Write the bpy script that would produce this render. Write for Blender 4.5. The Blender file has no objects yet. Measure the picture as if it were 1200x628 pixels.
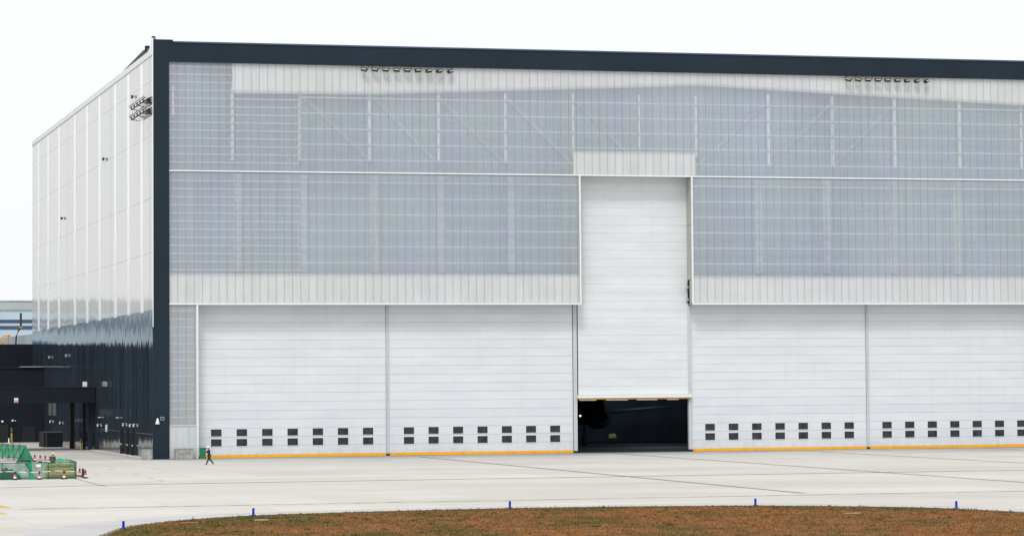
import bpy, bmesh, math, random
from mathutils import Vector, Matrix, Euler
random.seed(7)
R = math.radians
scene = bpy.context.scene
COL = scene.collection

# ------------------------------------------------------------------ helpers
class MB:
    """collects shapes, builds ONE mesh object"""
    def __init__(s): s.v=[]; s.f=[]; s.m=[]; s.sm=[]
    def add(s, vs, fs, mi=0, smooth=False):
        n=len(s.v); s.v += [tuple(v) for v in vs]
        for f in fs: s.f.append([i+n for i in f]); s.m.append(mi); s.sm.append(smooth)
    def box(s, x0,x1,y0,y1,z0,z1, mi=0, M=None):
        vs=[Vector((x,y,z)) for z in (z0,z1) for y in (y0,y1) for x in (x0,x1)]
        if M is not None: vs=[M@v for v in vs]
        s.add(vs, [(0,2,3,1),(4,5,7,6),(0,1,5,4),(2,6,7,3),(0,4,6,2),(1,3,7,5)], mi); return s
    def tube(s, pts, r, n=8, mi=0, smooth=True, caps=True):
        pts=[Vector(p) for p in pts]
        rs = r if isinstance(r,(list,tuple)) else [r]*len(pts)
        rings=[]; 
        for i,p in enumerate(pts):
            d = (pts[min(i+1,len(pts)-1)]-pts[max(i-1,0)]).normalized()
            a = Vector((0,0,1)) if abs(d.z)<.9 else Vector((1,0,0))
            u=d.cross(a).normalized(); w=d.cross(u).normalized()
            rings.append([p+(u*math.cos(2*math.pi*k/n)+w*math.sin(2*math.pi*k/n))*rs[i] for k in range(n)])
        vs=[v for r_ in rings for v in r_]; fs=[]
        for i in range(len(pts)-1):
            for k in range(n): fs.append((i*n+k, i*n+(k+1)%n, (i+1)*n+(k+1)%n, (i+1)*n+k))
        s.add(vs,fs,mi,smooth)
        if caps: s.add(rings[0],[tuple(range(n))][:1],mi); s.add(rings[-1],[tuple(reversed(range(n)))],mi)
        return s
    def lathe(s, prof, c=(0,0,0), n=16, mi=0, mis=None, axis='Z', smooth=True, sx=1, sy=1):
        vs=[];fs=[]
        for (r,z) in prof:
            for k in range(n):
                a=2*math.pi*k/n; x,y=r*math.cos(a)*sx, r*math.sin(a)*sy
                vs.append(Vector((x,y,z))+Vector(c) if axis=='Z' else Vector((x,z,y))+Vector(c))
        for i in range(len(prof)-1):
            base=len(s.v)
        n0=len(s.v); s.v += [tuple(v) for v in vs]
        for i in range(len(prof)-1):
            for k in range(n):
                q=[i*n+k, i*n+(k+1)%n, (i+1)*n+(k+1)%n, (i+1)*n+k]
                if axis!='Z': q=q[::-1]
                s.f.append([j+n0 for j in q]); s.m.append(mis[i] if mis else mi); s.sm.append(smooth)
        return s
    def quad(s, a,b,c,d, mi=0): s.add([a,b,c,d],[(0,1,2,3)],mi); return s
    def prism(s, poly, z0, z1, mi=0):
        n=len(poly); vs=[(x,y,z0) for x,y in poly]+[(x,y,z1) for x,y in poly]
        fs=[tuple(reversed(range(n))), tuple(range(n,2*n))]+[(i,(i+1)%n,(i+1)%n+n,i+n) for i in range(n)]
        s.add(vs,fs,mi); return s
    def build(s, name, mats, parent=None, loc=None, bevel=0):
        me=bpy.data.meshes.new(name); me.from_pydata(s.v,[],s.f); 
        if not isinstance(mats,(list,tuple)): mats=[mats]
        for m in mats: me.materials.append(m)
        me.polygons.foreach_set('material_index', s.m); me.polygons.foreach_set('use_smooth', s.sm)
        me.update()
        o=bpy.data.objects.new(name,me); COL.objects.link(o)
        if parent: o.parent=parent
        if loc: o.location=loc
        if bevel:
            b=o.modifiers.new('bevel','BEVEL'); b.width=bevel; b.segments=2; b.limit_method='ANGLE'
        return o
def tag(o,label,cat,group=None):
    o['label']=label; o['category']=cat
    if group: o['group']=group
    return o
def struct(o): o['kind']='structure'; return o
def thing(name,label,cat,loc=(0,0,0),rz=0,group=None):
    o=bpy.data.objects.new(name,None); COL.objects.link(o); o.location=loc; o.rotation_euler=(0,0,rz); o.empty_display_size=.3
    return tag(o,label,cat,group)
def dup(root, loc, rz=None, label=None):
    r=root.copy(); COL.objects.link(r); r.location=loc
    if rz is not None: r.rotation_euler=(r.rotation_euler[0],r.rotation_euler[1],rz)
    if label: r['label']=label
    for ch in list(root.children):
        c=ch.copy(); COL.objects.link(c); c.parent=r
        for g in list(ch.children):
            d=g.copy(); COL.objects.link(d); d.parent=c
    return r

# ------------------------------------------------------------------ materials
def N(nt,t,**k):
    n=nt.nodes.new(t)
    for a,b in k.items(): setattr(n,a,b)
    return n
def mat(name, col, rough=.6, metal=0, var=.08, vscale=3.0, stretch=(1,1,1), bump=0, bscale=20, spec=.5, coat=0):
    m=bpy.data.materials.new(name); m.use_nodes=True; nt=m.node_tree; b=nt.nodes['Principled BSDF']; L=nt.links
    b.inputs['Roughness'].default_value=rough; b.inputs['Metallic'].default_value=metal
    b.inputs['Specular IOR Level'].default_value=spec; b.inputs['Coat Weight'].default_value=coat
    tc=N(nt,'ShaderNodeTexCoord'); mp=N(nt,'ShaderNodeMapping'); mp.inputs['Scale'].default_value=stretch
    L.new(tc.outputs['Object'],mp.inputs[0])
    no=N(nt,'ShaderNodeTexNoise'); no.inputs['Scale'].default_value=vscale; no.inputs['Detail'].default_value=5
    L.new(mp.outputs[0],no.inputs[0])
    cr=N(nt,'ShaderNodeMapRange'); cr.inputs[1].default_value=.3; cr.inputs[2].default_value=.7; cr.inputs[3].default_value=1-var; cr.inputs[4].default_value=1+var
    L.new(no.outputs[0],cr.inputs[0])
    mx=N(nt,'ShaderNodeVectorMath',operation='SCALE'); mx.inputs[0].default_value=col[:3]; L.new(cr.outputs[0],mx.inputs['Scale'])
    L.new(mx.outputs[0],b.inputs['Base Color'])
    if bump:
        n2=N(nt,'ShaderNodeTexNoise'); n2.inputs['Scale'].default_value=bscale; L.new(mp.outputs[0],n2.inputs[0])
        bp=N(nt,'ShaderNodeBump'); bp.inputs['Strength'].default_value=bump; bp.inputs['Distance'].default_value=.05
        L.new(n2.outputs[0],bp.inputs['Height']); L.new(bp.outputs[0],b.inputs['Normal'])
    return m
def math_(nt,op,a,b=None,c=None):
    n=N(nt,'ShaderNodeMath',operation=op)
    for i,x in enumerate((a,b,c)):
        if x is None: continue
        if isinstance(x,(int,float)): n.inputs[i].default_value=x
        else: nt.links.new(x,n.inputs[i])
    return n.outputs[0]
def mixc(nt,f,a,b,mode='MIX'):
    n=N(nt,'ShaderNodeMix',data_type='RGBA',blend_type=mode)
    for i,x in ((0,f),(6,a),(7,b)):
        if isinstance(x,(int,float)): n.inputs[i].default_value=x
        elif isinstance(x,tuple): n.inputs[i].default_value=(*x[:3],1)
        else: nt.links.new(x,n.inputs[i])
    return n.outputs[2]
def coords(nt, stretch=None):
    tc=N(nt,'ShaderNodeTexCoord')
    if stretch is None: return tc.outputs['Object']
    mp=N(nt,'ShaderNodeMapping'); mp.inputs['Scale'].default_value=stretch; nt.links.new(tc.outputs['Object'],mp.inputs[0]); return mp.outputs[0]
def noise(nt,vec,scale,detail=4,rough=.5,col=False):
    n=N(nt,'ShaderNodeTexNoise'); n.inputs['Scale'].default_value=scale; n.inputs['Detail'].default_value=detail; n.inputs['Roughness'].default_value=rough
    nt.links.new(vec,n.inputs[0]); return n.outputs[1 if col else 0]
def rng(nt,x,a,b,c,d):
    n=N(nt,'ShaderNodeMapRange'); nt.links.new(x,n.inputs[0])
    for i,v in enumerate((a,b,c,d)): n.inputs[i+1].default_value=v
    return n.outputs[0]

M={}
NAVY=(.013,.026,.044)
M['navy']=mat('navy_fascia',(.010,.021,.034),.55,var=.16,vscale=.25,stretch=(1,1,.3),spec=.22)
M['dark']=mat('dark_annex_cladding',(.004,.0085,.016),.6,var=.12,vscale=.6,spec=.25)
M['trim']=mat('white_trim',(.74,.76,.74),.45,var=.05)
M['steel']=mat('pale_steel',(.52,.56,.58),.5,var=.07,vscale=1,stretch=(1,1,.2))
M['girt']=mat('white_girt',(.44,.47,.50),.6,var=.08,vscale=.5)
M['lining']=mat('white_lining',(.74,.695,.635),.8,var=.06,vscale=.4)
M['col_in']=mat('white_inner_column',(.58,.59,.60),.6,var=.08)
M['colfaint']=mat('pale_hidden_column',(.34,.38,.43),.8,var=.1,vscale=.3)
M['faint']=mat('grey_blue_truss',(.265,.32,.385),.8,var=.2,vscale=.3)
M['inner']=mat('blue_grey_light_block',(.20,.26,.33),.9,var=.16,vscale=.12,stretch=(1,1,.4))
M['black']=mat('black_metal',(.012,.014,.017),.5)
M['lens']=mat('lamp_glass',(.42,.41,.30),.25,var=.05)
M['lampwhite']=mat('lamp_white_plastic',(.85,.85,.8),.4,var=.02)
M['yellow']=mat('yellow_seal',(.86,.40,.0),.5,var=.10,vscale=2)
M['seal']=mat('orange_seal',(.42,.21,.02),.6,var=.15,vscale=2)
M['rubber']=mat('black_rubber',(.02,.02,.02),.8)
M['pane']=mat('dark_window_pane',(.022,.028,.036),.2,var=.6,vscale=1.7,spec=.4)
M['red']=mat('red_reflective',(.66,.10,.10),.5,var=.06)
M['whitep']=mat('white_band',(.8,.8,.8),.5,var=.03)
M['blue']=mat('blue_marker',(.0,.040,.46),.6,var=.05,spec=.15)
M['green_bin']=mat('green_bin_plastic',(.004,.19,.075),.4,var=.08,vscale=5)
M['conc_box']=mat('weathered_concrete',(.33,.33,.31),.8,var=.28,vscale=2.2,bump=.3)
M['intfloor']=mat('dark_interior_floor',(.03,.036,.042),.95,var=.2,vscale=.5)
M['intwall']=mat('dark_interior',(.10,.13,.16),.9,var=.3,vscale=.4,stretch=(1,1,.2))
M['plane']=mat('aircraft_in_shade',(.012,.016,.022),.9,var=.1,spec=.05)  # near-black tone puts the unlit interior into the colour
M['skin']=mat('skin',(.42,.22,.15),.6,var=.05)
M['navycloth']=mat('dark_navy_cloth',(.016,.02,.032),.85,var=.2,vscale=9)
M['trouser']=mat('dark_trousers',(.016,.022,.03),.85,var=.2,vscale=9)
M['hiviz']=mat('hi_vis_cloth',(.45,.70,.12),.7,var=.1)
M['silver']=mat('reflective_tape',(.75,.8,.75),.3,var=.03)
M['helmet_y']=mat('yellow_helmet',(.9,.62,.02),.35,var=.03)
M['helmet_w']=mat('white_helmet',(.85,.85,.85),.35,var=.03)
M['hair']=mat('dark_hair',(.01,.008,.007),.7)
M['olive']=mat('olive_work_clothes',(.03,.06,.03),.8,var=.2)
M['pole']=mat('rusty_scaffold_pole',(.07,.035,.025),.7,var=.35,vscale=6)
M['orange']=mat('orange_paint',(.80,.28,.02),.5,var=.1)
M['tan']=mat('tan_rolled_matting',(.62,.43,.15),.85,var=.35,vscale=2.5,stretch=(.3,1,3),bump=.4)
M['ybol']=mat('yellow_bollard_paint',(.38,.28,.05),.5,var=.1)
M['fblue']=mat('far_blue_cladding',(.46,.58,.66),.6,var=.06,vscale=.05)
M['fgrey']=mat('far_grey_roof_band',(.42,.46,.46),.7,var=.15,vscale=.08)
M['fnavy']=mat('far_navy_stripe',(.045,.075,.14),.6,var=.05)
M['rampwall']=mat('roof_screen_grey',(.36,.41,.44),.5,var=.2,vscale=.5,stretch=(2,1,.1))
M['blackc']=mat('cone_black',(.01,.01,.012),.6)
M['grille']=mat('dark_door_leaf',(.004,.006,.009),.5)
M['greypanel']=mat('grey_reflection_and_window',(.10,.11,.115),.6)

# door fabric / slabs
def door_mat():
    m=bpy.data.materials.new('white_door_slats'); m.use_nodes=True; nt=m.node_tree; b=nt.nodes['Principled BSDF']
    v=coords(nt); v2=coords(nt,(.25,1,.9)); v3=coords(nt,(2.5,1,.10))
    n1=noise(nt,v2,.9,4); n2=noise(nt,v3,.8,5,.6)
    c=mixc(nt,rng(nt,n1,.3,.7,0,1),(.64,.67,.71),(.70,.72,.75))
    c=mixc(nt,rng(nt,n2,.55,.8,0,.4),c,(.57,.58,.58))
    sp=N(nt,'ShaderNodeSeparateXYZ'); nt.links.new(v,sp.inputs[0]); lowz=rng(nt,sp.outputs[2],1.6,.3,0,1); c=mixc(nt,math_(nt,'MULTIPLY',lowz,rng(nt,noise(nt,coords(nt,(1.4,1,.7)),1.2,5,.65),.4,.7,.05,.5)),c,(.45,.44,.42))
    fz=math_(nt,'FLOOR',math_(nt,'DIVIDE',math_(nt,'SUBTRACT',sp.outputs[2],.34),.958)); wz=N(nt,'ShaderNodeTexWhiteNoise',noise_dimensions='1D'); nt.links.new(fz,wz.inputs['W']); sv=N(nt,'ShaderNodeVectorMath',operation='SCALE'); nt.links.new(c,sv.inputs[0]); nt.links.new(math_(nt,'MULTIPLY_ADD',wz.outputs[0],.035,.98),sv.inputs['Scale']); c=sv.outputs[0]
    nt.links.new(c,b.inputs['Base Color']); b.inputs['Roughness'].default_value=.42
    bp=N(nt,'ShaderNodeBump'); bp.inputs['Strength'].default_value=.35; bp.inputs['Distance'].default_value=.06
    nt.links.new(noise(nt,coords(nt,(.35,1,1.6)),1.1,3),bp.inputs['Height']); nt.links.new(bp.outputs[0],b.inputs['Normal'])
    return m
M['door']=door_mat()
M['gap']=mat('door_joint',(.60,.64,.67),.8,var=.1)

# translucent polycarbonate facade, vertical joints every 0.9 m
def poly_mat(name,tr=.60,col=(.75,.765,.785),dirty=0):
    m=bpy.data.materials.new(name); m.use_nodes=True; nt=m.node_tree; L=nt.links; b=nt.nodes['Principled BSDF']; out=nt.nodes['Material Output']
    v=coords(nt); sp=N(nt,'ShaderNodeSeparateXYZ'); L.new(v,sp.inputs[0])
    u=math_(nt,'DIVIDE',sp.outputs[0],.9)
    fr=math_(nt,'FRACT',u); fl=math_(nt,'FLOOR',u)
    wn=N(nt,'ShaderNodeTexWhiteNoise',noise_dimensions='1D'); L.new(fl,wn.inputs['W'])
    d=math_(nt,'ABSOLUTE',math_(nt,'SUBTRACT',fr,.5))
    seam=math_(nt,'GREATER_THAN',d,.468)
    # panel-wise tint, in patches, faint streaks running down
    tintn=noise(nt,coords(nt,(.045,1,.03)),1,3)
    lowf=noise(nt,coords(nt,(.11,1,.085)),1,4)
    streak=noise(nt,coords(nt,(1.7,1,.06)),1,5,.65)
    rnd=math_(nt,'MULTIPLY',math_(nt,'MULTIPLY_ADD',wn.outputs[0],.09,.95),rng(nt,noise(nt,coords(nt,(.05,1,.05)),1,4),.3,.7,.93,1.05))
    tm=N(nt,'ShaderNodeClamp'); nt.links.new(math_(nt,'ADD',math_(nt,'MULTIPLY_ADD',wn.outputs[0],.9,-.45),rng(nt,lowf,.38,.62,0,1)),tm.inputs[0])
    c=mixc(nt,tm.outputs[0],(col[0]*.93,col[1]*1.0,col[2]*1.0),(col[0]*.93,col[1]*.965,col[2]*1.08))
    sc=N(nt,'ShaderNodeVectorMath',operation='SCALE'); L.new(c,sc.inputs[0]); L.new(rnd,sc.inputs['Scale'])
    c=mixc(nt,rng(nt,streak,.5,.80,0,.55),sc.outputs[0],(.50,.49,.46))
    c=mixc(nt,seam,c,(.27,.30,.30))
    L.new(c,b.inputs['Base Color']); b.inputs['Roughness'].default_value=.35; b.inputs['Specular IOR Level'].default_value=.4
    bp=N(nt,'ShaderNodeBump'); bp.inputs['Strength'].default_value=.12; bp.inputs['Distance'].default_value=.05
    L.new(noise(nt,coords(nt,(1.1,1,.1)),1,3),bp.inputs['Height']); L.new(bp.outputs[0],b.inputs['Normal'])
    t=N(nt,'ShaderNodeBsdfTransparent'); t.inputs[0].default_value=(.94,.97,1,1)
    tf=math_(nt,'MULTIPLY_ADD',wn.outputs[0],.06,tr-.03)
    tf=math_(nt,'MULTIPLY_ADD',rng(nt,tintn,.3,.7,-1,1),.05,tf)
    tf=math_(nt,'MULTIPLY_ADD',seam,-.30,tf)
    mx=N(nt,'ShaderNodeMixShader'); L.new(tf,mx.inputs[0]); L.new(b.outputs[0],mx.inputs[1]); L.new(t.outputs[0],mx.inputs[2])
    L.new(mx.outputs[0],out.inputs[0])
    return m
M['poly']=poly_mat('translucent_facade_sheet'); M['poly2']=poly_mat('translucent_side_sheet',.56,(.745,.76,.72))

# glossy side cladding; real reflections, warped by each sheet
def clad(name,col,rough,seamcol,lines=True,spec=.5,amp=.055,var=.05):
    m=bpy.data.materials.new(name); m.use_nodes=True; nt=m.node_tree; L=nt.links; b=nt.nodes['Principled BSDF']
    v=coords(nt); sp=N(nt,'ShaderNodeSeparateXYZ'); L.new(v,sp.inputs[0])
    st=noise(nt,coords(nt,(1,.55,.05)),1,5,.6)
    c=mixc(nt,rng(nt,st,.3,.7,0,1),tuple(x*(1-var) for x in col),tuple(x*(1+var) for x in col))
    st2=noise(nt,coords(nt,(1,.9,.03)),1,4,.7)
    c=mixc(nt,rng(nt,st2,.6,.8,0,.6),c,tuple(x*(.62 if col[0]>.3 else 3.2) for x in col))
    # vertical panel joints
    fr=math_(nt,'FRACT',math_(nt,'DIVIDE',sp.outputs[1],1.45))
    se=math_(nt,'MULTIPLY',math_(nt,'GREATER_THAN',math_(nt,'ABSOLUTE',math_(nt,'SUBTRACT',fr,.5)),.47),.22)
    c=mixc(nt,se,c,seamcol)
    # horizontal joints every 6 m
    for z in (2.66,10.58,16.03,22.26,28.17,35.0,40.9):
        e=math_(nt,'LESS_THAN',math_(nt,'ABSOLUTE',math_(nt,'SUBTRACT',sp.outputs[2],z)),.065)
        c=mixc(nt,math_(nt,'MULTIPLY',e,.8),c,seamcol)
    for y in (2.56,35.2,79.8):
        e=math_(nt,'LESS_THAN',math_(nt,'ABSOLUTE',math_(nt,'SUBTRACT',sp.outputs[1],y)),.32)
        c=mixc(nt,math_(nt,'MULTIPLY',e,.75),c,seamcol)
    L.new(c,b.inputs['Base Color']); b.inputs['Roughness'].default_value=rough; b.inputs['Specular IOR Level'].default_value=spec
    nz=noise(nt,coords(nt,(1,1.1,.05)),1,5,.7,col=True)
    s=N(nt,'ShaderNodeVectorMath',operation='SUBTRACT'); L.new(nz,s.inputs[0]); s.inputs[1].default_value=(.5,.5,.5)
    s2=N(nt,'ShaderNodeVectorMath',operation='SCALE'); L.new(s.outputs[0],s2.inputs[0]); s2.inputs['Scale'].default_value=amp
    g=N(nt,'ShaderNodeNewGeometry'); a=N(nt,'ShaderNodeVectorMath',operation='ADD'); L.new(g.outputs['Normal'],a.inputs[0]); L.new(s2.outputs[0],a.inputs[1])
    nn=N(nt,'ShaderNodeVectorMath',operation='NORMALIZE'); L.new(a.outputs[0],nn.inputs[0]); L.new(nn.outputs[0],b.inputs['Normal'])
    return m
M['clad']=clad('light_grey_gloss_cladding',(.50,.50,.495),.06,(.18,.19,.20),spec=.85)
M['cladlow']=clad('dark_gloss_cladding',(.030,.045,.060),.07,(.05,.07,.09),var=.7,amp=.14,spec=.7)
M['strip']=mat('white_vertical_band',(.99,.99,.97),.42,metal=.95,var=.03,vscale=.4)

def ground_mat():
    m=bpy.data.materials.new('apron_concrete'); m.use_nodes=True; nt=m.node_tree; L=nt.links; b=nt.nodes['Principled BSDF']
    v=coords(nt); sp=N(nt,'ShaderNodeSeparateXYZ'); L.new(v,sp.inputs[0])
    big=noise(nt,coords(nt,(.02,.05,1)),1,5,.55); mid=noise(nt,coords(nt,(.10,.35,1)),1,6,.6); fine=noise(nt,v,2.2,4,.6)
    c=mixc(nt,rng(nt,big,.35,.65,0,1),(.50,.48,.44),(.60,.58,.545))
    stx=noise(nt,coords(nt,(.012,.55,1)),1,5,.65); c=mixc(nt,rng(nt,stx,.50,.72,0,.6),c,(.56,.49,.40)); stg=noise(nt,coords(nt,(.02,.32,1)),1.7,5,.65); c=mixc(nt,rng(nt,stg,.52,.75,0,.5),c,(.46,.46,.455))
    c=mixc(nt,rng(nt,mid,.5,.75,0,.45),c,(.44,.44,.43))
    c=mixc(nt,rng(nt,fine,.55,.8,0,.25),c,(.40,.385,.35))
    # slabs: 5 m x 5 m with slight tone differences and thin joints
    u=math_(nt,'DIVIDE',sp.outputs[0],5.6); w=math_(nt,'DIVIDE',sp.outputs[1],5.0)
    cb=N(nt,'ShaderNodeCombineXYZ'); L.new(math_(nt,'FLOOR',u),cb.inputs[0]); L.new(math_(nt,'FLOOR',w),cb.inputs[1])
    wn=N(nt,'ShaderNodeTexWhiteNoise',noise_dimensions='2D'); L.new(cb.outputs[0],wn.inputs['Vector'])
    sc=N(nt,'ShaderNodeVectorMath',operation='SCALE'); L.new(c,sc.inputs[0]); L.new(math_(nt,'MULTIPLY_ADD',wn.outputs[0],.09,.95),sc.inputs['Scale']); c=sc.outputs[0]
    for q,wd,js in ((u,.494,.22),(w,.4925,.38)):
        e=math_(nt,'GREATER_THAN',math_(nt,'ABSOLUTE',math_(nt,'SUBTRACT',math_(nt,'FRACT',q),.5)),wd)
        c=mixc(nt,math_(nt,'MULTIPLY',e,js),c,(.24,.22,.20))
    # tyre rubber and grime in front of the doors
    gr=noise(nt,coords(nt,(.06,.28,1)),1,6,.65)
    front=rng(nt,sp.outputs[0],-3,3,0,1); near=math_(nt,'MULTIPLY',rng(nt,sp.outputs[1],-30,-1,0,1),rng(nt,sp.outputs[0],-3,3,.3,1))
    e=math_(nt,'MULTIPLY',near,rng(nt,gr,.40,.62,0,.75))
    c=mixc(nt,e,c,(.20,.22,.25))
    e=math_(nt,'MULTIPLY',math_(nt,'MULTIPLY',front,rng(nt,sp.outputs[1],-10,-.5,0,1)),rng(nt,gr,.32,.58,.35,.95))
    c=mixc(nt,e,c,(.26,.28,.31))
    L.new(c,b.inputs['Base Color']); b.inputs['Roughness'].default_value=.8; b.inputs['Specular IOR Level'].default_value=.25
    bp=N(nt,'ShaderNodeBump'); bp.inputs['Strength'].default_value=.2; L.new(fine,bp.inputs['Height']); L.new(bp.outputs[0],b.inputs['Normal'])
    return m
M['ground']=ground_mat()
M['shoulder']=mat('worn_grey_shoulder',(.47,.47,.463),.85,var=.10,vscale=.25,stretch=(.6,1.5,1),bump=.2)
M['kerb']=mat('kerb_stone',(.24,.22,.19),.9,var=.25,vscale=1.5)
M['pad']=mat('pale_kerb_pad',(.52,.50,.46),.85,var=.12,vscale=.6)
M['drain']=mat('dark_drain_joint',(.13,.135,.14),.8,var=.35,vscale=.5)
def worn(name,paint,base,thr):
    m=bpy.data.materials.new(name); m.use_nodes=True; nt=m.node_tree; b=nt.nodes['Principled BSDF']
    n=noise(nt,coords(nt,(1,.35,1)),.9,5,.65)
    nt.links.new(mixc(nt,rng(nt,n,thr-.05,thr+.05,0,1),base,paint),b.inputs['Base Color']); b.inputs['Roughness'].default_value=.8
    return m
M['wline']=worn('worn_yellow_line',(.46,.29,.09),(.17,.18,.20),.5)
M['wline2']=worn('worn_orange_stain_line',(.47,.36,.25),(.17,.18,.20),.50)
M['dline']=worn('dark_line_border',(.11,.12,.14),(.24,.24,.25),.45)
M['tyre']=worn('faint_tyre_rubber',(.30,.31,.31),(.46,.455,.44),.5)
M['ypaint']=worn('yellow_apron_paint',(.60,.36,.05),(.50,.44,.34),.36)

def grass_mat(name,k=1.0):
    m=bpy.data.materials.new(name); m.use_nodes=True; nt=m.node_tree; L=nt.links; b=nt.nodes['Principled BSDF']
    v=coords(nt,(.5,1,1)); a=noise(nt,coords(nt,(.5,.35,1)),.35,6,.65); c2=noise(nt,coords(nt,(1,.45,1)),2.2,6,.75); e=noise(nt,v,7,3,.6)
    c=mixc(nt,rng(nt,c2,.3,.7,0,1),(.10*k,.045*k,.016*k),(.36*k,.166*k,.060*k))
    c=mixc(nt,rng(nt,a,.44,.60,0,.6),c,(.12*k,.080*k,.028*k)); a2=noise(nt,coords(nt,(.8,.45,1)),.9,5,.7); c=mixc(nt,rng(nt,a2,.5,.68,0,.75),c,(.075*k,.05*k,.022*k))
    # a greener rim where the lawn meets the kerb
    sp=N(nt,'ShaderNodeSeparateXYZ'); L.new(coords(nt),sp.inputs[0])
    dx=math_(nt,'DIVIDE',math_(nt,'SUBTRACT',sp.outputs[0],4.0),30.0); dy=math_(nt,'DIVIDE',math_(nt,'SUBTRACT',sp.outputs[1],-173.0),34.0)
    rr=math_(nt,'SQRT',math_(nt,'ADD',math_(nt,'MULTIPLY',dx,dx),math_(nt,'MULTIPLY',dy,dy)))
    lf=rng(nt,sp.outputs[0],-24,10,.11,0)
    rim=math_(nt,'ADD',rng(nt,rr,.88,1.0,0,.20),lf)
    gm=math_(nt,'ADD',rim,rng(nt,a,.35,.65,-.25,.25))
    gm=math_(nt,'ADD',gm,rng(nt,e,.3,.7,-.22,.22))
    g=N(nt,'ShaderNodeClamp'); L.new(rng(nt,gm,.04,.34,0,.85),g.inputs[0])
    c=mixc(nt,g.outputs[0],c,(.075*k,.080*k,.018*k))
    c=mixc(nt,rng(nt,e,.62,.8,0,.5),c,(.33*k,.22*k,.11*k))
    L.new(c,b.inputs['Base Color']); b.inputs['Roughness'].default_value=.95; b.inputs['Specular IOR Level'].default_value=.1
    return m
M['soil']=grass_mat('dry_turf_soil',.95); M['blade']=grass_mat('dry_grass_blades',1.4)

def net_mat(name,col,tr,sc=3):
    m=bpy.data.materials.new(name); m.use_nodes=True; nt=m.node_tree; L=nt.links; b=nt.nodes['Principled BSDF']; out=nt.nodes['Material Output']
    n=noise(nt,coords(nt),sc,4,.6)
    c=mixc(nt,rng(nt,n,.3,.7,0,1),tuple(x*.65 for x in col),tuple(x*1.35 for x in col)); L.new(c,b.inputs['Base Color']); b.inputs['Roughness'].default_value=.7
    t=N(nt,'ShaderNodeBsdfTransparent'); mx=N(nt,'ShaderNodeMixShader')
    L.new(rng(nt,noise(nt,coords(nt,(1.3,1,.6)),1.4,4),.3,.7,tr-.14,tr+.14),mx.inputs[0]); L.new(b.outputs[0],mx.inputs[1]); L.new(t.outputs[0],mx.inputs[2]); L.new(mx.outputs[0],out.inputs[0])
    return m
M['net']=net_mat('green_safety_net',(.004,.15,.09),.40)
M['netb']=net_mat('bright_green_net',(.008,.32,.15),.10,2)
M['net2']=net_mat('folded_green_net',(.005,.19,.10),.12,2)
M['sheet']=mat('pale_plastic_sheet',(.50,.62,.58),.3,var=.25,vscale=1.2)
M['darktarp']=mat('dark_green_tarp',(.02,.06,.045),.6,var=.3)
def emit(name,col,s):
    m=bpy.data.materials.new(name); m.use_nodes=True; b=m.node_tree.nodes['Principled BSDF']
    b.inputs['Emission Color'].default_value=(*col,1); b.inputs['Emission Strength'].default_value=s; b.inputs['Base Color'].default_value=(*col,1); return m
M['lamp']=emit('lit_lamp',(1,.85,.6),1.1)

# ------------------------------------------------------------------ ground
struct(MB().quad((-6000,-6000,0),(6000,-6000,0),(6000,6000,0),(-6000,6000,0)).build('ground',M['ground']))
edge=[(-29.3,-178),(-28.2,-170),(-26.01,-162.9),(-23.43,-153.6),(-20.28,-148.0),(-17.1,-144.3),(-14.24,-142.3),(-11.4,-141.05),(-5.83,-139.74),(-1.6,-139.1),(2.52,-138.9),(6.6,-139.1),(10.64,-139.75),(14.5,-140.7),(18.26,-142.2),(21.6,-144.5),(24.73,-147.4),(26.9,-150.8),(28.2,-155.6),(28.8,-161),(29.2,-168),(28.6,-180),(25,-192),(16,-203),(2,-208),(-12,-205),(-23,-195),(-28,-186)]
def smooth(pts,n=4):
    out=[]; k=len(pts)
    for i in range(k):
        p0,p1,p2,p3=[Vector((*pts[(i+j)%k],0)) for j in (-1,0,1,2)]
        for t in range(n):
            t/=n; q=.5*((2*p1)+(-p0+p2)*t+(2*p0-5*p1+4*p2-p3)*t*t+(-p0+3*p1-3*p2+p3)*t**3); out.append((q.x,q.y))
    return out
edge=smooth(edge)
cen=(2,-172)
def off(p,d):
    v=Vector((p[0]-cen[0],p[1]-cen[1])); l=v.length; v*= (l+d)/l; return (cen[0]+v.x,cen[1]+v.y)
def ring(name,d0,d1,z0,z1,m):
    mb=MB(); n=len(edge); a=[off(p,d0) for p in edge]; b=[off(p,d1) for p in edge]
    for i in range(n):
        j=(i+1)%n
        mb.add([(*a[i],z1),(*b[i],z1),(*b[j],z1),(*a[j],z1)],[(0,1,2,3)])
        mb.add([(*b[i],z0),(*b[j],z0),(*b[j],z1),(*b[i],z1)],[(0,1,2,3)])
    return struct(mb.build(name,m))
ring('shoulder_paving',.25,4.6,.0,.004,M['shoulder'])
ring('kerb',-.15,.28,.0,.07,M['kerb'])
struct(MB().add([(*p,.05) for p in edge],[tuple(range(len(edge)))]) or MB().build('x',M['soil'])) if False else None
g=MB(); g.add([(*off(p,-.1),.05) for p in edge],[tuple(range(len(edge)))]); struct(g.build('turf_base',M['soil']))
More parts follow.
